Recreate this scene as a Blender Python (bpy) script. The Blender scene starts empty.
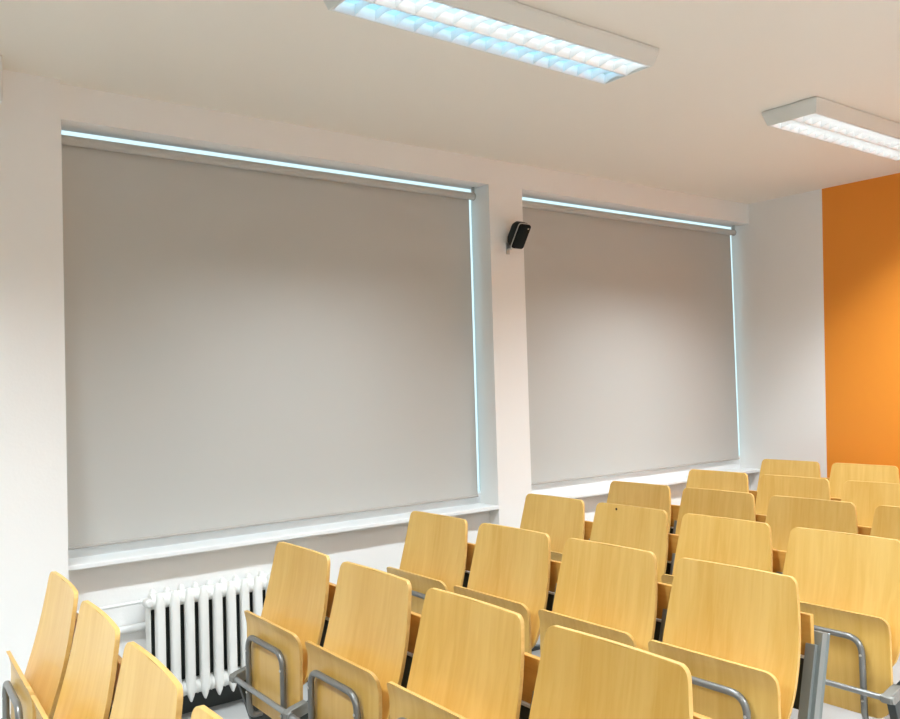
import bpy, bmesh, math, random
from mathutils import Vector, Matrix

random.seed(7)
scene = bpy.context.scene
C = scene.collection
EYE = 1.49            # eye height above the floor

# ------------------------------------------------------------------ materials
def new_mat(name):
    m = bpy.data.materials.new(name); m.use_nodes = True
    nt = m.node_tree
    return m, nt, nt.nodes['Principled BSDF']

def plain(name, col, rough=0.5, metal=0.0, bump=0.0, bscale=60.0, spec=0.5, mottling=0.0):
    m, nt, b = new_mat(name)
    b.inputs['Base Color'].default_value = (*col, 1)
    b.inputs['Roughness'].default_value = rough
    b.inputs['Metallic'].default_value = metal
    b.inputs['Specular IOR Level'].default_value = spec
    tc = nt.nodes.new('ShaderNodeTexCoord')
    if bump:
        n = nt.nodes.new('ShaderNodeTexNoise'); n.inputs['Scale'].default_value = bscale
        n.inputs['Detail'].default_value = 4
        nt.links.new(tc.outputs['Object'], n.inputs['Vector'])
        bp = nt.nodes.new('ShaderNodeBump'); bp.inputs['Strength'].default_value = bump
        bp.inputs['Distance'].default_value = 0.002
        nt.links.new(n.outputs['Fac'], bp.inputs['Height'])
        nt.links.new(bp.outputs['Normal'], b.inputs['Normal'])
    if mottling:
        n2 = nt.nodes.new('ShaderNodeTexNoise'); n2.inputs['Scale'].default_value = 2.5
        n2.inputs['Detail'].default_value = 5
        nt.links.new(tc.outputs['Object'], n2.inputs['Vector'])
        cr = nt.nodes.new('ShaderNodeValToRGB')
        cr.color_ramp.elements[0].position = 0.3; cr.color_ramp.elements[1].position = 0.7
        cr.color_ramp.elements[0].color = (*[c * (1 - mottling) for c in col], 1)
        cr.color_ramp.elements[1].color = (*[min(1, c * (1 + mottling * .5)) for c in col], 1)
        nt.links.new(n2.outputs['Fac'], cr.inputs['Fac'])
        nt.links.new(cr.outputs['Color'], b.inputs['Base Color'])
    return m

def wood(name, light, dark, rough=0.32, grain_axis='Z'):
    """lacquered beech plywood with fine vertical grain; every chair gets its own offset"""
    m, nt, b = new_mat(name)
    N, L = nt.nodes, nt.links
    tc = N.new('ShaderNodeTexCoord'); oi = N.new('ShaderNodeObjectInfo')
    add = N.new('ShaderNodeVectorMath'); add.operation = 'ADD'
    sc = N.new('ShaderNodeVectorMath'); sc.operation = 'SCALE'; sc.inputs['Scale'].default_value = 13.0
    cmb = N.new('ShaderNodeCombineXYZ')
    for k in ('X', 'Y', 'Z'): L.new(oi.outputs['Random'], cmb.inputs[k])
    L.new(cmb.outputs[0], sc.inputs[0])
    L.new(tc.outputs['Object'], add.inputs[0]); L.new(sc.outputs[0], add.inputs[1])
    mp = N.new('ShaderNodeMapping')
    mp.inputs['Scale'].default_value = (14, 42, 2.6) if grain_axis == 'Z' else (14, 2.6, 42)
    L.new(add.outputs[0], mp.inputs['Vector'])
    n1 = N.new('ShaderNodeTexNoise'); n1.inputs['Scale'].default_value = 1.0
    n1.inputs['Detail'].default_value = 6; n1.inputs['Roughness'].default_value = 0.6
    n1.inputs['Distortion'].default_value = 0.6
    L.new(mp.outputs[0], n1.inputs['Vector'])
    mp2 = N.new('ShaderNodeMapping')
    mp2.inputs['Scale'].default_value = (4, 7, 1.2) if grain_axis == 'Z' else (4, 1.2, 7)
    L.new(add.outputs[0], mp2.inputs['Vector'])
    n2 = N.new('ShaderNodeTexNoise'); n2.inputs['Scale'].default_value = 1.0
    n2.inputs['Detail'].default_value = 3
    L.new(mp2.outputs[0], n2.inputs['Vector'])
    mx = N.new('ShaderNodeMath'); mx.operation = 'ADD'
    h = N.new('ShaderNodeMath'); h.operation = 'MULTIPLY'; h.inputs[1].default_value = 0.5
    L.new(n1.outputs['Fac'], mx.inputs[0]); L.new(n2.outputs['Fac'], mx.inputs[1]); L.new(mx.outputs[0], h.inputs[0])
    cr = N.new('ShaderNodeValToRGB')
    cr.color_ramp.elements[0].position = 0.34; cr.color_ramp.elements[1].position = 0.62
    cr.color_ramp.elements[0].color = (*dark, 1); cr.color_ramp.elements[1].color = (*light, 1)
    L.new(h.outputs[0], cr.inputs['Fac'])
    hs = N.new('ShaderNodeHueSaturation')
    mr = N.new('ShaderNodeMapRange'); mr.inputs['To Min'].default_value = 0.94; mr.inputs['To Max'].default_value = 1.05
    L.new(oi.outputs['Random'], mr.inputs['Value']); L.new(mr.outputs[0], hs.inputs['Value'])
    L.new(cr.outputs['Color'], hs.inputs['Color']); L.new(hs.outputs['Color'], b.inputs['Base Color'])
    b.inputs['Roughness'].default_value = rough
    b.inputs['Specular IOR Level'].default_value = 0.5
    return m

def glow(name, col, strength):
    m = bpy.data.materials.new(name); m.use_nodes = True
    nt = m.node_tree; nt.nodes.clear()
    e = nt.nodes.new('ShaderNodeEmission'); o = nt.nodes.new('ShaderNodeOutputMaterial')
    e.inputs['Color'].default_value = (*col, 1); e.inputs['Strength'].default_value = strength
    nt.links.new(e.outputs[0], o.inputs['Surface'])
    return m

def glass_mat():
    m = bpy.data.materials.new('window_glass'); m.use_nodes = True
    nt = m.node_tree; nt.nodes.clear()
    t = nt.nodes.new('ShaderNodeBsdfTransparent'); g = nt.nodes.new('ShaderNodeBsdfGlossy')
    g.inputs['Roughness'].default_value = 0.02
    t.inputs['Color'].default_value = (0.93, 0.97, 0.97, 1)
    lwt = nt.nodes.new('ShaderNodeLayerWeight')
    pw = nt.nodes.new('ShaderNodeMath'); pw.operation = 'POWER'; pw.inputs[1].default_value = 5
    fr = nt.nodes.new('ShaderNodeMath'); fr.operation = 'MULTIPLY_ADD'; fr.inputs[1].default_value = .5; fr.inputs[2].default_value = .04
    nt.links.new(lwt.outputs['Facing'], pw.inputs[0]); nt.links.new(pw.outputs[0], fr.inputs[0])
    mx = nt.nodes.new('ShaderNodeMixShader'); o = nt.nodes.new('ShaderNodeOutputMaterial')
    nt.links.new(fr.outputs[0], mx.inputs[0]); nt.links.new(t.outputs[0], mx.inputs[1]); nt.links.new(g.outputs[0], mx.inputs[2])
    nt.links.new(mx.outputs[0], o.inputs['Surface'])
    return m

M = {}
M['wall'] = plain('white_wall_paint', (0.85, 0.84, 0.82), 0.75, bump=0.25, bscale=90, spec=0.25)
M['grey_wall'] = plain('pale_grey_paint', (0.60, 0.595, 0.58), 0.75, bump=0.25, bscale=90, spec=0.25)
M['ceiling'] = plain('ceiling_paint', (0.82, 0.785, 0.71), 0.85, bump=0.2, bscale=70, spec=0.2)
M['orange'] = plain('orange_wall_paint', (0.83, 0.29, 0.03), 0.55, bump=0.2, bscale=90, spec=0.35)
M['floor'] = plain('linoleum', (0.43, 0.43, 0.42), 0.45, bump=0.1, bscale=200, mottling=0.06)
M['sill'] = plain('sill_lacquer', (0.82, 0.84, 0.84), 0.3, spec=0.5)
M['frame'] = plain('window_frame_white', (0.83, 0.85, 0.86), 0.35)
M['blind'] = plain('blind_fabric', (0.515, 0.515, 0.49), 0.85, bump=0.35, bscale=700, spec=0.15)
M['blind_bar'] = plain('blind_bar', (0.42, 0.40, 0.37), 0.5)
M['radiator'] = plain('radiator_enamel', (0.80, 0.80, 0.77), 0.38, bump=0.15, bscale=40)
M['pipe'] = plain('pipe_enamel', (0.76, 0.76, 0.74), 0.4)
M['steel'] = plain('grey_steel', (0.235, 0.235, 0.225), 0.36, metal=0.55, bump=0.05, bscale=120)
M['bar'] = plain('pivot_bar_steel', (0.36, 0.37, 0.37), 0.34, metal=0.6)
M['alu'] = plain('aluminium_post', (0.27, 0.29, 0.275), 0.42, metal=0.5)
M['cast'] = plain('cast_bracket', (0.27, 0.27, 0.25), 0.42, metal=0.5, bump=0.3, bscale=150)
M['dark'] = plain('dark_leg', (0.03, 0.038, 0.038), 0.45)
M['cap'] = plain('white_plastic_cap', (0.75, 0.75, 0.73), 0.4)
M['screw'] = plain('bright_screw', (0.7, 0.7, 0.68), 0.3, metal=0.7)
M['wood'] = wood('beech_plywood', (0.755, 0.495, 0.148), (0.655, 0.378, 0.078))
M['wood_edge'] = wood('plywood_edge', (0.68, 0.43, 0.14), (0.56, 0.31, 0.075), 0.45, 'Y')
M['wood_rail'] = wood('beech_rail', (0.68, 0.38, 0.09), (0.55, 0.27, 0.05), 0.35, 'Y')
M['housing'] = plain('luminaire_white', (0.74, 0.75, 0.71), 0.4)
M['louvre'] = plain('louvre_aluminium', (0.88, 0.90, 0.91), 0.3, metal=0.25)
M['tube_cool'] = glow('tube_cool', (0.24, 0.70, 1.0), 3.6)
M['tube_white'] = glow('tube_white', (0.93, 1.0, 1.0), 4.0)
M['black'] = plain('speaker_black', (0.006, 0.012, 0.014), 0.5, spec=.25)
M['grille'] = plain('speaker_grille', (0.004, 0.009, 0.010), 0.7, bump=0.6, bscale=900, spec=.2)
M['silver'] = plain('silver_trim', (0.55, 0.57, 0.56), 0.3, metal=0.6)
M['iron'] = plain('radiator_slot_shade', (0.035, 0.045, 0.038), 0.7)  # shade of the radiator slots, put into the colour
M['low_strip'] = plain('dark_low_strip', (0.03, 0.036, 0.033), 0.5)
M['spot'] = plain('dark_spot', (0.03, 0.02, 0.012), 0.6)
M['glass'] = glass_mat()

# ------------------------------------------------------------------ mesh helpers
def obj(name, bm, mats, parent=None, smooth=None, bevel=0.0, loc=None):
    bmesh.ops.recalc_face_normals(bm, faces=bm.faces)
    me = bpy.data.meshes.new(name); bm.to_mesh(me); bm.free()
    if not isinstance(mats, (list, tuple)): mats = [mats]
    for m in mats: me.materials.append(m)
    if smooth is not None:
        for p in me.polygons: p.use_smooth = True
        me.set_sharp_from_angle(angle=math.radians(smooth))
    o = bpy.data.objects.new(name, me); C.objects.link(o)
    if parent: o.parent = parent
    if loc: o.location = loc
    if bevel:
        md = o.modifiers.new('bevel', 'BEVEL'); md.width = bevel; md.segments = 2
        md.limit_method = 'ANGLE'; md.angle_limit = math.radians(40)
    return o

def add_box(bm, x0, x1, y0, y1, z0, z1, mi=0):
    v = [bm.verts.new(p) for p in ((x0,y0,z0),(x1,y0,z0),(x1,y1,z0),(x0,y1,z0),(x0,y0,z1),(x1,y0,z1),(x1,y1,z1),(x0,y1,z1))]
    for f in ((0,1,2,3),(4,5,6,7),(0,1,5,4),(1,2,6,5),(2,3,7,6),(3,0,4,7)):
        fc = bm.faces.new([v[i] for i in f]); fc.material_index = mi

def add_prism(bm, pts, d, mi=0):
    """closed polygon pts (3D) swept by vector d"""
    d = Vector(d)
    a = [bm.verts.new(p) for p in pts]; b = [bm.verts.new(Vector(p) + d) for p in pts]
    n = len(pts)
    bm.faces.new(a).material_index = mi; bm.faces.new(b[::-1]).material_index = mi
    for i in range(n):
        bm.faces.new((a[i], a[(i+1) % n], b[(i+1) % n], b[i])).material_index = mi

def add_tube(bm, pts, r, n=12, cap=True, mi=0):
    pts = [Vector(p) for p in pts]
    if not isinstance(r, (list, tuple)): r = [r] * len(pts)
    t0 = (pts[1] - pts[0]).normalized()
    up = Vector((0,0,1)) if abs(t0.z) < 0.9 else Vector((1,0,0))
    nrm = (up - t0 * up.dot(t0)).normalized()
    rings = []
    for i, p in enumerate(pts):
        if i == 0: t = t0
        elif i == len(pts) - 1: t = (pts[i] - pts[i-1]).normalized()
        else: t = ((pts[i+1] - pts[i]).normalized() + (pts[i] - pts[i-1]).normalized()).normalized()
        nrm = (nrm - t * nrm.dot(t)).normalized()
        bn = t.cross(nrm)
        rings.append([bm.verts.new(p + (nrm * math.cos(2*math.pi*k/n) + bn * math.sin(2*math.pi*k/n)) * r[i]) for k in range(n)])
    for a, b in zip(rings, rings[1:]):
        for k in range(n):
            bm.faces.new((a[k], a[(k+1) % n], b[(k+1) % n], b[k])).material_index = mi
    if cap:
        bm.faces.new(rings[0][::-1]).material_index = mi; bm.faces.new(rings[-1]).material_index = mi

def round_path(pts, rad, n=6):
    """polyline with its inner corners rounded"""
    pts = [Vector(p) for p in pts]; out = [pts[0]]
    for i in range(1, len(pts) - 1):
        a, b, c = pts[i-1], pts[i], pts[i+1]
        r = min(rad, (a-b).length * .49, (c-b).length * .49)
        p0 = b + (a-b).normalized() * r; p1 = b + (c-b).normalized() * r
        for k in range(n + 1):
            t = k / n
            out.append(p0 * (1-t)**2 + b * 2*t*(1-t) + p1 * t*t)
    out.append(pts[-1]); return out

def tag(o, label, cat, group=None):
    o['label'] = label; o['category'] = cat
    if group: o['group'] = group
    return o

def thing(name, label, cat, loc=(0,0,0), rotz=0, group=None):
    o = bpy.data.objects.new(name, None); C.objects.link(o)
    o.empty_display_size = 0.1
    o.location = loc; o.rotation_euler = (0, 0, rotz)
    return tag(o, label, cat, group)

def struct(name, bm, m, parent=None, **k):
    o = obj(name, bm, m, parent, **k)
    if parent is None: o['kind'] = 'structure'
    return o

def dup_tree(root):
    r = root.copy(); C.objects.link(r)
    for ch in root.children:
        c = ch.copy(); C.objects.link(c); c.parent = r
        for g in ch.children:
            d = g.copy(); C.objects.link(d); d.parent = c
    return r

# ------------------------------------------------------------------ the room
Zc = EYE + 1.36                  # ceiling
XB = 6.085                       # back wall
XF, YR = -3.0, -3.6              # front wall, right-hand wall (behind the camera)
XL1, XM0, XM1 = 0.980, 3.411, 3.680   # left pillar edge, middle pillar edges
ZS, ZH = EYE - 0.717, EYE + 1.205    # sill top, lintel soffit
YW = 4.165                       # inner face of the window frames

bm = bmesh.new(); add_box(bm, XF-.15, XB+.15, YR-.15, YW+.07, -0.12, 0.0); struct('floor', bm, M['floor'])
bm = bmesh.new(); add_box(bm, XF-.15, XB+.15, YR-.15, YW+.07, Zc, Zc+.12); struct('ceiling', bm, M['ceiling'])

bm = bmesh.new()
add_box(bm, XF-.15, XL1, 3.95, YW, 0, Zc)              # deep pier at the left
add_box(bm, XL1, XM0, 4.0, YW, ZH, Zc)                   # lintels
add_box(bm, XM1, XB, 4.0, YW, ZH, Zc)
add_box(bm, XM0, XM1, 4.0, YW, 0, Zc)                  # pier between the windows
add_box(bm, XL1, XM0, 4.085, YW, 0, ZS-.024)           # aprons below the sills
add_box(bm, XM1, XB, 4.085, YW, 0, ZS-.024)
add_box(bm, XM0+.0805, XM1-.0805, YW, YW+.07, 0, Zc)
add_box(bm, XF-.15, XL1-.0805, YW, YW+.07, 0, Zc)
struct('wall_left', bm, M['wall'])

bm = bmesh.new()                                         # back wall: white strip, then orange
yo0, yo1 = 3.441, 3.388                                  # painted border runs a little out of plumb
zo0, zo1 = EYE - .735, EYE + 1.334
sl = (yo1 - yo0) / (zo1 - zo0)
yb, yt = yo0 + sl * (0 - zo0), yo0 + sl * (Zc - zo0)
add_prism(bm, [(XB, yb, 0), (XB, yt, Zc), (XB, YW, Zc), (XB, YW, 0)], (.15, 0, 0), 0)
add_prism(bm, [(XB, YR-.15, 0), (XB, YR-.15, Zc), (XB, yt, Zc), (XB, yb, 0)], (.15, 0, 0), 1)
struct('wall_back', bm, [M['wall'], M['orange']])
bm = bmesh.new(); add_box(bm, XF-.15, XF, YR, 3.95, 0, Zc); struct('wall_front', bm, M['grey_wall'])
bm = bmesh.new(); add_box(bm, XF-.15, XB, YR-.15, YR, 0, Zc); struct('wall_right', bm, M['grey_wall'])

bm = bmesh.new(); add_box(bm, XL1+.001, XM0-.001, 4.07, 4.0845, 0, .092); struct('low_strip_left', bm, M['low_strip'])  # dark strip added along the foot of the apron
def window(n, x0, x1):
    bm = bmesh.new()
    f0, f1 = YW + .0005, YW + .07
    z0, z1 = ZS - .06, ZH + .14
    zb = ZS + (.062 if n == 1 else .088)                                         # bottom rail shows under the blind
    xa, xb = x0 - .08, x1 + .08 if n == 1 else x1 + .14   # the frame sits behind the masonry
    add_box(bm, xa, xb, f0, f1, z0, zb)
    add_box(bm, xa, xb, f0, f1, ZH + .05, z1)
    add_box(bm, xa, xa + .03, f0, f1, zb, ZH + .05)
    add_box(bm, xb - .03, xb, f0, f1, zb, ZH + .05)
    w = struct('window_%d' % n, bm, M['frame'])
    bm = bmesh.new(); add_box(bm, xa + .03, xb - .03, f0 + .03, f0 + .036, zb, ZH + .05); obj('pane', bm, M['glass'], w)
    bm = bmesh.new(); add_box(bm, x0 + .001, x1 - .001, 3.990, YW + .004, ZS - .023, ZS)
    obj('window_sill', bm, M['sill'], w, bevel=.004)
    return w
window(1, XL1, XM0); window(2, XM1, XB)

def blind(label, x0, x1, zbot, xend):
    """x0..x1 is the cloth, the roller runs a little further to its end bracket"""
    zt = EYE + 1.147
    t = thing('roller_blind', label, 'window blind', ((x0+x1)/2, 4.11, zbot), 0, 'closed roller blinds')
    ox, oy, oz = t.location
    bm = bmesh.new(); add_tube(bm, [(x0-ox, 0, zt-oz), (x1+.012-ox, 0, zt-oz)], .0215, 20)
    obj('roller', bm, M['blind'], t, smooth=40)
    bm = bmesh.new(); add_box(bm, x0-ox, x1-ox, .0225, .0245, 0.012, zt-oz+.004); obj('fabric', bm, M['blind'], t)
    bm = bmesh.new(); add_tube(bm, [(x0-ox, .0235, .008), (x1-ox, .0235, .008)], .008, 10); obj('hem_bar', bm, M['blind_bar'], t, smooth=40)
    for xe in (x0-.004, x1+.014):
        bm = bmesh.new()
        add_tube(bm, [(xe-ox, 0, zt-oz), (xe+.005-ox, 0, zt-oz)], .024, 18)
        add_box(bm, xe-ox, xe+.004-ox, -.012, .012, zt-oz, ZH-oz-.0005)
        obj('end_bracket', bm, M['blind_bar'], t, smooth=40)
    return t
blind('large grey roller blind pulled down over the wide window above the radiator', XL1+.012, 3.362, EYE-.674, 0)
blind('grey roller blind pulled down over the narrower window beside the orange wall', XM1+.012, 6.021, EYE-.645, 0)

# ------------------------------------------------------------------ radiator and its pipes
RX, RP, NR = 1.362, 0.0672, 11
rz0, rz1 = EYE - 1.40, EYE - .876
rad = thing('radiator', 'white cast iron column radiator below the large window', 'radiator', (RX + RP*(NR-1)/2, 4.0, 0))
bm0 = bmesh.new()
def section(bm):
    """one radiator section: front and rear columns joined by hubs, pointed top and bottom"""
    H = rz1 - rz0
    n = 16
    prof = [(0.002, .003, .010), (.028, .013, .018), (.06, .0215, .022), (.5*H, .0215, .022), (H-.06, .0215, .022), (H-.028, .015, .019), (H-.012, .009, .014), (H-.009, .003, .008)]
    for yc in (-.052, .045):
        rings = []
        for z, w, dd in prof:
            def se(v): return math.copysign(abs(v) ** .6, v)
            rings.append([bm.verts.new((w*se(math.cos(2*math.pi*k/n)), yc + dd*se(math.sin(2*math.pi*k/n)), rz0 + z)) for k in range(n)])
        for a, b in zip(rings, rings[1:]):
            for k in range(n): bm.faces.new((a[k], a[(k+1)%n], b[(k+1)%n], b[k]))
        bm.faces.new(rings[0][::-1]); bm.faces.new(rings[-1])
    for z, r_ in ((rz0 + .062, .036), (rz1 - .052, .034)):
        add_tube(bm, [(-RP/2+.0005, -.020, z), (RP/2-.0005, -.020, z)], r_, 16)     # hub to its neighbour
    # dark filler between the columns, stands in for shade in the slots
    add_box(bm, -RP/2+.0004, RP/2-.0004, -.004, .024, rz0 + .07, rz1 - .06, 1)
section(bm0)
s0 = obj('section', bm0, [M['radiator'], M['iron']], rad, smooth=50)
s0.location = (-RP*(NR-1)/2, 0, 0)
for k in range(1, NR):
    c = s0.copy(); C.objects.link(c); c.location = (-RP*(NR-1)/2 + k*RP, 0, 0)
for sx in (-1, 1):
    bm = bmesh.new(); xe = sx*RP*NR/2
    add_box(bm, min(xe, xe + sx*.003), max(xe, xe + sx*.003), -.03, .035, rz0 + .05, rz1 - .05)
    obj('end_web', bm, M['radiator'], rad)
    bm = bmesh.new(); add_box(bm, -.014, .014, .01, .05, 0, rz0 + .03)
    o = obj('foot', bm, M['dark'], rad, bevel=.004); o.location = (sx*RP*(NR-3)/2, 0, 0)
bm = bmesh.new()
zv = EYE - .921
add_tube(bm, [(-.41, -.006, zv), (-.37, -.006, zv)], .012, 12)
bx = -RP*(NR-1)/2
bm.free(); bm = bmesh.new()
add_tube(bm, [(bx-.033, -.006, zv), (bx-.075, -.006, zv)], .011, 12)
add_tube(bm, [(bx-.055, -.006, zv), (bx-.055, -.032, zv)], .010, 12)
obj('valve', bm, M['pipe'], rad, smooth=40)
bm = bmesh.new(); add_tube(bm, [(bx-.055, -.032, zv), (bx-.055, -.044, zv), (bx-.055, -.078, zv), (bx-.055, -.084, zv)], [.014, .021, .019, .012], 16)
obj('valve_knob', bm, M['cap'], rad, smooth=40)
bm = bmesh.new(); add_tube(bm, [(bx-.075, -.006, zv), (XL1 - rad.location.x + .001, -.006, zv-.003)], .008, 12)
obj('supply_pipe', bm, M['pipe'], rad, smooth=40)
zr = EYE - 1.045
bm = bmesh.new(); add_tube(bm, [(XL1 - 4*0 - rad.location.x + .001, .062, zr-.006), (-bx+.06, .062, zr+.004)], .017, 14)
obj('return_pipe', bm, M['pipe'], rad, smooth=40)

# ------------------------------------------------------------------ folding lecture chairs
TOP = 0.88
A0 = 0.22                       # chair centre, measured along the row from the backrest's window-side corner
def P(s, a, z): return (s, -(a - A0), TOP + z)     # s backwards, a along the row, z below the backrest's top

def panel(bm, vs, width, sfun, thick, r_top, r_bot, nu=10, centre=A0):
    """curved plywood panel: vs from top (0) to bottom (-H); width(z), sfun(u, z) on the front face"""
    H = -vs[-1]
    def halfw(z):
        w = width(z) / 2
        d = -z
        if d < r_top: w -= r_top - math.sqrt(max(0, r_top**2 - (r_top - d)**2))
        e = H + z
        if e < r_bot: w -= r_bot - math.sqrt(max(0, r_bot**2 - (r_bot - e)**2))
        return w
    F, B = [], []
    for z in vs:
        hw = halfw(z); fr, br = [], []
        for i in range(nu + 1):
            u = -1 + 2 * i / nu
            s = sfun(u * hw, z)
            fr.append(bm.verts.new(P(s, centre + u*hw, z + panel.z0))); br.append(bm.verts.new(P(s + thick, centre + u*hw, z + panel.z0)))
        F.append(fr); B.append(br)
    for j in range(len(vs) - 1):
        for i in range(nu):
            bm.faces.new((F[j][i], F[j][i+1], F[j+1][i+1], F[j+1][i])).material_index = 0
            bm.faces.new((B[j][i], B[j+1][i], B[j+1][i+1], B[j][i+1])).material_index = 0
        for i in (0, nu):
            bm.faces.new((F[j][i], F[j+1][i], B[j+1][i], B[j][i])).material_index = 1
    for j in (0, len(vs) - 1):
        for i in range(nu):
            bm.faces.new((F[j][i], B[j][i], B[j][i+1], F[j][i+1])).material_index = 1

def zlist(H, r_top, r_bot, n=12, m=6):
    zs = [-(r_top * (1 - math.cos(math.pi/2 * k / m))) for k in range(m + 1)]
    zs += [-(r_top + (H - r_top - r_bot) * k / n) for k in range(1, n)]
    zs += [-(H - r_bot * (1 - math.cos(math.pi/2 * k / m))) for k in range(m, -1, -1)]
    return zs

def backrest_bm():
    bm = bmesh.new(); panel.z0 = 0
    H = .455
    def width(z):
        t = min(1, -z / .27)
        w = .447 + (.502 - .447) * math.sin(t * math.pi / 2)
        if -z > .30: w -= .05 * ((-z - .30) / .155) ** 2
        return w
    def s(a, z):
        d = -z
        return -.26 * d + .016 * math.sin(d / H * math.pi) - .012 * (a / .25) ** 2
    panel(bm, zlist(H, .026, .05), width, s, .013, .026, .05)
    return bm

def seat_bm():
    bm = bmesh.new(); panel.z0 = -.256
    H = .365
    def s(a, z):
        d = -z
        lip = .020 * (1 - d / .07) ** 2 if d < .07 else 0
        return -.133 - lip - .018 * math.sin(min(1, d / H) * math.pi) * (1 - (a/.25)**2) * .6 - .02 * d
    panel(bm, zlist(H, .032, .07), lambda z: .486, s, .013, .032, .07, centre=.210)
    return bm

def bracket_bm(a):
    bm = bmesh.new()
    pts = [(-.204, -.514), (-.184, -.502), (-.125, -.486), (-.110, -.498), (-.120, -.525), (-.172, -.541), (-.204, -.534)]
    add_prism(bm, [P(s_, a - .017, z) for s_, z in pts], (0, -.034, 0))
    add_tube(bm, [P(-.188, a - .024, -.522), P(-.188, a + .024, -.522)], .0145, 14)
    return bm

def post_bm(a):
    bm = bmesh.new()
    dn = Vector((-.27, 0, -1)).normalized()
    def seg(s0, z0, L, d0, d1, w0, w1):
        p = Vector(P(s0, a, z0))
        n = Vector((-dn.z, 0, dn.x)) * -1
        ring = [(d0, w0), (d0 + .006, w0 - .006), (d1 - .006, w0 - .006), (d1, w0), (d1, w1), (d1 - .006, w1 + .006), (d0 + .006, w1 + .006), (d0, w1)]
        add_prism(bm, [p + Vector((1, 0, -.27)).normalized() * d + Vector((0, w, 0)) for d, w in ring], dn * L)
    seg(.050, -.165, .40, .0, .042, .023, -.023)
    seg(.046, -.205, .37, -.030, -.001, .016, -.016)
    return bm

def leg_bm(a):
    bm = bmesh.new()
    add_prism(bm, [P(-.175, a - .015, -.540), P(-.115, a - .015, -.495), P(-.045, a - .015, -.47), P(.0, a - .015, -.86), P(-.075, a - .015, -.86)], (0, -.03, 0))
    return bm
def foot_bm(a):
    bm = bmesh.new()
    add_prism(bm, [P(-.22, a - .026, -.88), P(.11, a - .026, -.88), P(.11, a - .026, -.872), P(.02, a - .026, -.853), P(-.08, a - .026, -.853), P(-.22, a - .026, -.868)], (0, -.052, 0))
    return bm

def frame_bm():
    bm = bmesh.new()
    L, R, T, B = .040, .362, -.342, -.645
    s = -.160
    pts = [P(-.105, L - .012, B - .012), P(s + .012, L - .006, B - .012), P(s, L, B + .03), P(s, L, T), P(s, R, T), P(s, R, B + .03), P(s + .012, R + .006, B - .012), P(-.105, R + .012, B - .012)]
    add_tube(bm, round_path(pts, .058, 7), .0115, 12)
    return bm

def make_chair(first, last=False):
    AE = .469 if last else .4975
    t = bpy.data.objects.new('lecture_chair', None); C.objects.link(t); t.empty_display_size = .1
    obj('backrest', backrest_bm(), [M['wood'], M['wood_edge']], t, smooth=45, bevel=.0028)
    obj('seat', seat_bm(), [M['wood'], M['wood_edge']], t, smooth=45, bevel=.0028)
    fr = obj('seat_frame', frame_bm(), M['steel'], t, smooth=60)
    for a in (.040, .362):
        for z in (-.40, -.56):
            bm = bmesh.new(); x, y, zz = P(-.170, a, z)
            add_tube(bm, [(x, y, zz), (x - .003, y, zz), (x - .0045, y, zz)], [.0052, .0048, .002], 8)
            obj('screw', bm, M['screw'], fr, smooth=40)
    bm = bmesh.new(); add_tube(bm, [P(-.188, -.055, -.522), P(-.188, AE-.005, -.522)], .0105, 12)
    obj('pivot_bar', bm, M['bar'], t, smooth=60)
    bm = bmesh.new(); add_box(bm, *sorted((P(.020,0,0)[0], P(.038,0,0)[0])), *sorted((P(0,-.052,0)[1], P(0,AE,0)[1])), TOP - .238, TOP - .112)
    obj('rear_rail', bm, M['wood_rail'], t, bevel=.002)
    bm = bmesh.new(); add_box(bm, .022, .042, -(AE-A0), .052+A0, TOP - .41, TOP - .246)
    bmk = obj('rear_beam', bm, M['dark'], t, bevel=.002)
    bm = bmesh.new(); add_box(bm, .012, .042, -(AE-A0), .052+A0, TOP - .2455, TOP - .2385)
    obj('beam_lip', bm, M['cap'], t)
    for a in ((-.04, .467) if first else (.467,)):
        obj('post', post_bm(a), M['alu'], t, bevel=.0015)
        obj('bracket', bracket_bm(a), M['cast'], t, smooth=40, bevel=.002)
        obj('leg', leg_bm(a), M['dark'], t, bevel=.003)
        obj('foot', foot_bm(a), M['dark'], t, bevel=.003)
    return t

ROWS = [  # x, y of the first backrest's window-side top corner, row angle, chairs
    (0.780, 3.352, -4.1, 4), (1.628, 3.288, -2.4, 4), (2.504, 3.589, -1.4, 4), (3.332, 3.650, -2.2, 4),
    (4.080, 3.702, -0.8, 4), (4.915, 3.752, -1.0, 3), (5.831, 3.790, -0.8, 2)]
ROWNAME = ['front row', 'second row from the front', 'third row from the front', 'fourth row from the front',
           'fifth row from the front', 'sixth row from the front', 'last row']
ORD = ['first', 'second', 'third', 'fourth']
end_proto = make_chair(True); mid_proto = make_chair(False); last_proto = make_chair(False, True)
used = {}
SPECIAL = {
    (0, 0): 'leftmost wooden lecture chair of all, seen almost edge-on against the white pier',
    (0, 1): 'wooden lecture chair seen at a slant, second from the left in the photo',
    (0, 2): 'wooden lecture chair at lower left whose backrest overlaps the radiator',
    (0, 3): 'wooden lecture chair of which only the backrest top shows at bottom edge',
    (1, 0): 'wooden folding chair just right of the radiator, whole seat tube frame in view',
    (1, 3): 'large plywood lecture chair at bottom centre, only its backrest visible',
    (2, 3): 'plywood lecture chair whose right side meets the upright grey metal post',
    (3, 1): 'plywood lecture chair with a small dark spot near its backrest top',
    (3, 3): 'plywood lecture chair at the right edge, tube frame visible right of the post',
    (6, 0): 'last-row plywood lecture chair in front of the white strip of back wall',
    (6, 1): 'last-row plywood lecture chair in front of the orange wall',
}
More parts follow.
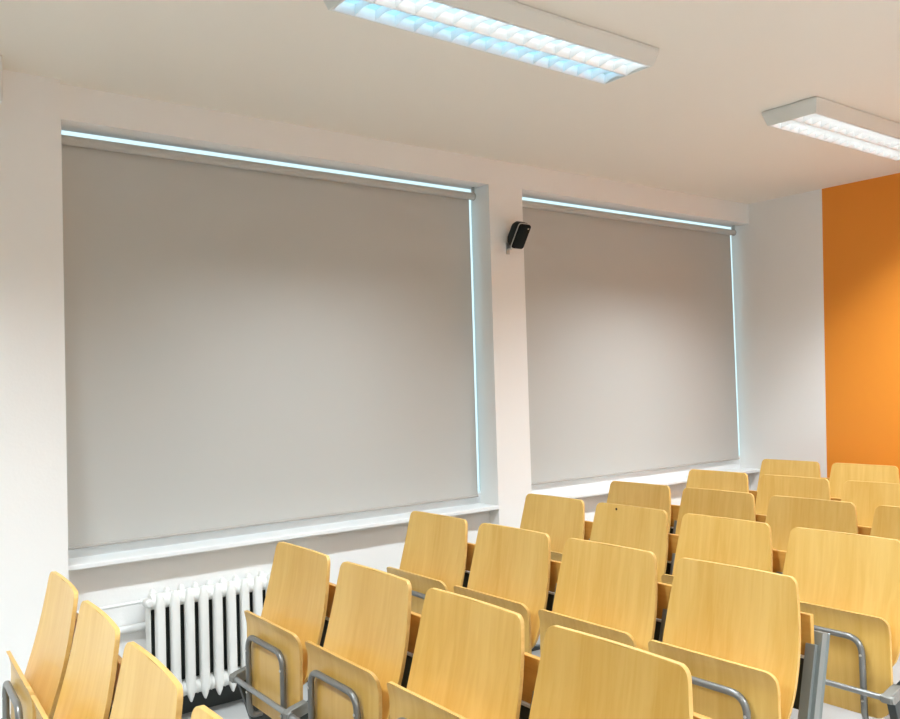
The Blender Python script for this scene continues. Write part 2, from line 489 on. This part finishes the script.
for i, (x, y, ph, n) in enumerate(ROWS):
    ph = math.radians(ph)
    ry = Vector((math.sin(ph), -math.cos(ph), 0))
    for j in range(n):
        first = j == 0
        kind = 'end' if first else ('last' if j == 3 else 'mid')
        proto = {'end': end_proto, 'mid': mid_proto, 'last': last_proto}[kind]
        if kind not in used: o = proto; used[kind] = True
        else: o = dup_tree(proto)
        p = Vector((x, y, 0)) + ry * (j * .55 + A0)
        o.location = p; o.rotation_euler = (0, 0, ph)
        lab = SPECIAL.get((i, j)) or 'plywood folding lecture chair, %s from the windows in the %s' % (ORD[j], ROWNAME[i])
        tag(o, lab, 'chair', 'folding lecture chairs in rows')
        if (i, j) == (3, 1):
            d = -.022
            a_, s_ = .128, -.26*.022 + .002 - .0035
            bm = bmesh.new(); q = P(s_ - .0005, a_, d)
            add_tube(bm, [q, (q[0] - .0012, q[1], q[2])], .006, 10)
            obj('dark_spot', bm, M['spot'], o)

# ------------------------------------------------------------------ louvred ceiling lights
LAMP_Y, LAMP_X, LAMP_COL = 14.2, 5.2, (.87, .97, 1.04)
def make_light(cool):
    t = bpy.data.objects.new('ceiling_light', None); C.objects.link(t); t.empty_display_size = .1
    L, W, h = 1.41, .30, .075                    # housing
    l, w = 1.35, .252                            # opening
    bm = bmesh.new()                             # tapered tray, open below
    def ring(a, b, z): return [bm.verts.new(p) for p in ((-a/2,-b/2,z),(a/2,-b/2,z),(a/2,b/2,z),(-a/2,b/2,z))]
    rs = [ring(L, W, -.003), ring(L, W, -.016), ring(l+.016, w+.014, -h), ring(l, w, -h), ring(l, w, -.008)]
    for a, b in zip(rs, rs[1:]):
        for k in range(4): bm.faces.new((a[k], a[(k+1)%4], b[(k+1)%4], b[k]))
    bm.faces.new(rs[0]); bm.faces.new(rs[-1])
    add_box(bm, -L/2+.06, L/2-.06, -.05, .05, -.003, -.0002)
    obj('housing', bm, M['housing'], t)
    bm = bmesh.new()                             # lining of the trough
    add_box(bm, -l/2+.001, l/2-.001, -w/2+.001, w/2-.001, -.0105, -.0085)
    obj('reflector', bm, M['louvre'], t)
    bm = bmesh.new()                             # parabolic cross blades and long webs
    zb, zt = -h - .001, -h + .034
    for yc in (-w/2 + .002, 0, w/2 - .002):
        hw = .014 if yc == 0 else .008
        y0, y1 = (yc - hw, yc + hw) if yc == 0 else ((yc, yc + .012) if yc < 0 else (yc - .012, yc))
        if yc == 0: add_prism(bm, [(-l/2+.001, -.014, zt), (-l/2+.001, .014, zt), (-l/2+.001, .003, zb), (-l/2+.001, -.003, zb)], (l-.002, 0, 0))
        else:
            sg = 1 if yc < 0 else -1
            add_prism(bm, [(-l/2+.001, yc, zt), (-l/2+.001, yc + sg*.014, zt), (-l/2+.001, yc + sg*.003, zb), (-l/2+.001, yc, zb)], (l-.002, 0, 0))
    nb = 16
    for k in range(nb + 1):
        x = -l/2 + .006 + (l - .012) * k / nb
        for ya, yb_ in ((-w/2+.004, -.003), (.003, w/2-.004)):
            ym = (ya + yb_) / 2
            # blade dips in a shallow curve between the webs
            top = [(ya, zt), (yb_, zt)]
            low = [(ya + (yb_-ya)*q/8, zb + .010 * math.sin(math.pi*q/8)) for q in range(9)]
            prof_f = [(x - .0055, y, z) for y, z in top] ; 
            vt0 = [bm.verts.new((x-.006, ya + (yb_-ya)*q/8, zt)) for q in range(9)]
            vt1 = [bm.verts.new((x+.006, ya + (yb_-ya)*q/8, zt)) for q in range(9)]
            vb0 = [bm.verts.new((x-.001, y, z)) for y, z in low]
            vb1 = [bm.verts.new((x+.001, y, z)) for y, z in low]
            for q in range(8):
                bm.faces.new((vt0[q], vt0[q+1], vb0[q+1], vb0[q])); bm.faces.new((vt1[q], vb1[q], vb1[q+1], vt1[q+1]))
                bm.faces.new((vb0[q], vb0[q+1], vb1[q+1], vb1[q])); bm.faces.new((vt0[q], vt1[q], vt1[q+1], vt0[q+1]))
    obj('louvre', bm, M['louvre'], t, smooth=30)
    for sy, m in ((-1, M['tube_white']), (1, M['tube_cool'] if cool else M['tube_white'])):
        bm = bmesh.new(); add_tube(bm, [(-l/2+.02, sy*.064, -.024), (l/2-.02, sy*.064, -.024)], .0125, 12)
        obj('tube', bm, m, t, smooth=60)
    return t
LIGHTS = [((2.18, 2.43), True, 'louvred ceiling light nearest, cut by the top edge of the photo'),
          ((4.735, 2.40), False, 'louvred ceiling light by the orange wall at the right edge'),
          ((-0.42, 2.42), False, 'added unseen louvred ceiling light over the front of the room, left of the camera'),  # this and the following fixtures are out of view, added to light the room
          ((-0.42, -0.70), False, 'added unseen louvred ceiling light behind the camera near the front wall'),
          ((2.18, -0.70), False, 'added unseen louvred ceiling light right of the camera over the middle aisle'),
          ((4.735, -0.70), False, 'added unseen louvred ceiling light right of the camera near the orange wall')]
lw = make_light(False); lc = make_light(True); lw_used = False
for (x, y), cool, lab in LIGHTS:
    gain = .16 if x < 0 else (1.4 if x > 4 else 1.0)
    if cool: o = lc
    elif not lw_used: o = lw; lw_used = True
    else: o = dup_tree(lw)
    o.location = (x, y, Zc)
    tag(o, lab, 'ceiling light', 'louvred ceiling lights')
    # unseen area lamps added below each louvre, aimed sideways and lengthwise, with limited spread
    for dx, dy, pw, sp_ in ((0, 1, LAMP_Y, 88), (0, -1, LAMP_Y, 88), (1, 0, LAMP_X, 84), (-1, 0, LAMP_X * .4, 84)):
        ld = bpy.data.lights.new('added_area_light', 'AREA'); ld.shape = 'RECTANGLE'
        ld.size, ld.size_y = (1.33, .11) if dy else (.2, .22)
        ld.energy = pw * gain; ld.color = LAMP_COL; ld.spread = math.radians(sp_)
        lo = bpy.data.objects.new('added_area_light', ld); C.objects.link(lo)
        lo.parent = o
        if dy: lo.location = (0, dy*.062, -.103); lo.rotation_euler = (math.radians(dy*27), 0, 0)
        else: lo.location = (dx*.3, 0, -.138); lo.rotation_euler = (0, math.radians(-dx*34), 0)

# ------------------------------------------------------------------ loudspeaker on the pier
sp = thing('wall_speaker', 'small black loudspeaker tilted downwards on the pier between the windows', 'loudspeaker', (3.545, 4.0, EYE + .905))
tilt = Matrix.Rotation(math.radians(33), 4, 'X')
def spk(bm): bmesh.ops.transform(bm, matrix=Matrix.Translation((.02, -.075, .0)) @ tilt @ Matrix.Diagonal((.92, .95, .88, 1)), verts=bm.verts)
def rrect(w, h, r, n=5, yy=0):
    out = []
    for cx, cz, a0 in ((w-r, h-r, 0), (-w+r, h-r, 90), (-w+r, -h+r, 180), (w-r, -h+r, 270)):
        for k in range(n + 1):
            a = math.radians(a0 + 90*k/n); out.append((cx + r*math.cos(a), yy, cz + r*math.sin(a)))
    return out
def loft(bm, rings):
    vs = [[bm.verts.new(p) for p in r] for r in rings]
    n = len(vs[0])
    for a, b in zip(vs, vs[1:]):
        for k in range(n): bm.faces.new((a[k], a[(k+1)%n], b[(k+1)%n], b[k]))
    bm.faces.new(vs[0][::-1]); bm.faces.new(vs[-1])
bm = bmesh.new()
loft(bm, [rrect(.050, .090, .018, yy=-.030), rrect(.050, .090, .020, yy=-.010), rrect(.046, .084, .026, yy=.02), rrect(.034, .066, .026, yy=.045), rrect(.018, .040, .017, yy=.058)])
spk(bm); obj('cabinet', bm, M['black'], sp, smooth=50)
bm = bmesh.new()
loft(bm, [rrect(.053, .093, .020, yy=-.036), rrect(.053, .093, .020, yy=-.0302)]); spk(bm)
obj('trim_ring', bm, M['silver'], sp, smooth=50)
bm = bmesh.new()
loft(bm, [rrect(.040, .078, .018, yy=-.052), rrect(.048, .088, .018, yy=-.046), rrect(.050, .090, .018, yy=-.0365)]); spk(bm)
obj('grille', bm, M['grille'], sp, smooth=30)
bm = bmesh.new(); add_box(bm, .018, .030, -.0532, -.0522, .060, .068); spk(bm)
obj('badge', bm, M['silver'], sp)
bm = bmesh.new()
add_box(bm, -.012, .012, -.006, -.0005, -.115, -.045)
add_tube(bm, round_path([(0, -.004, -.085), (.008, -.030, -.085), (.018, -.045, -.03)], .02), .007, 10)
obj('bracket', bm, M['silver'], sp, smooth=40)

# ------------------------------------------------------------------ white box under the ceiling at the far left
bm = bmesh.new(); add_box(bm, .38, .724, 3.78, 3.9495, EYE + 1.176, Zc - .0005)
tag(obj('wall_box', bm, M['cap'], bevel=.006), 'white box high on the pier, cut off at the left edge', 'box')

# ------------------------------------------------------------------ daylight outside
w = bpy.data.worlds.new('daylight'); scene.world = w; w.use_nodes = True
bg = w.node_tree.nodes['Background']
bg.inputs['Color'].default_value = (0.74, 0.93, 1.0, 1)
wn, wl = w.node_tree.nodes, w.node_tree.links           # pale overcast sky over dark ground
tcw = wn.new('ShaderNodeTexCoord'); sxyz = wn.new('ShaderNodeSeparateXYZ'); mrw = wn.new('ShaderNodeMapRange')
mrw.inputs['From Min'].default_value = -.30; mrw.inputs['From Max'].default_value = -.14
mrw.inputs['To Min'].default_value = .05; mrw.inputs['To Max'].default_value = 1.25
wl.new(tcw.outputs['Generated'], sxyz.inputs[0]); wl.new(sxyz.outputs['Z'], mrw.inputs['Value']); wl.new(mrw.outputs[0], bg.inputs['Strength'])

# ------------------------------------------------------------------ camera
cd = bpy.data.cameras.new('camera'); cam = bpy.data.objects.new('camera', cd); C.objects.link(cam)
cd.sensor_fit = 'HORIZONTAL'; cd.sensor_width = 36; cd.lens = 879.3 / 900 * 36; cd.clip_start = .05
yaw, pitch, roll = 0.9148, 0.03013, -0.0296
r = Vector((0.7926, -0.6090, -0.0296)); u = Vector((0.0051, -0.0419, 0.9991)); f = Vector((0.6097, 0.7921, 0.0301))
f.normalize(); r = (r - f * r.dot(f)).normalized(); u = r.cross(f)
mw = Matrix((( r.x, u.x, -f.x, 0), (r.y, u.y, -f.y, 0), (r.z, u.z, -f.z, EYE), (0, 0, 0, 1)))
cam.matrix_world = mw
scene.camera = cam

vs = scene.view_settings
vs.view_transform = 'Standard'; vs.look = 'None'; vs.exposure = 0.13; vs.gamma = 1.0; vs.use_curve_mapping = False
scene.cycles.use_denoising = True
scene.cycles.max_bounces = 10; scene.cycles.diffuse_bounces = 8
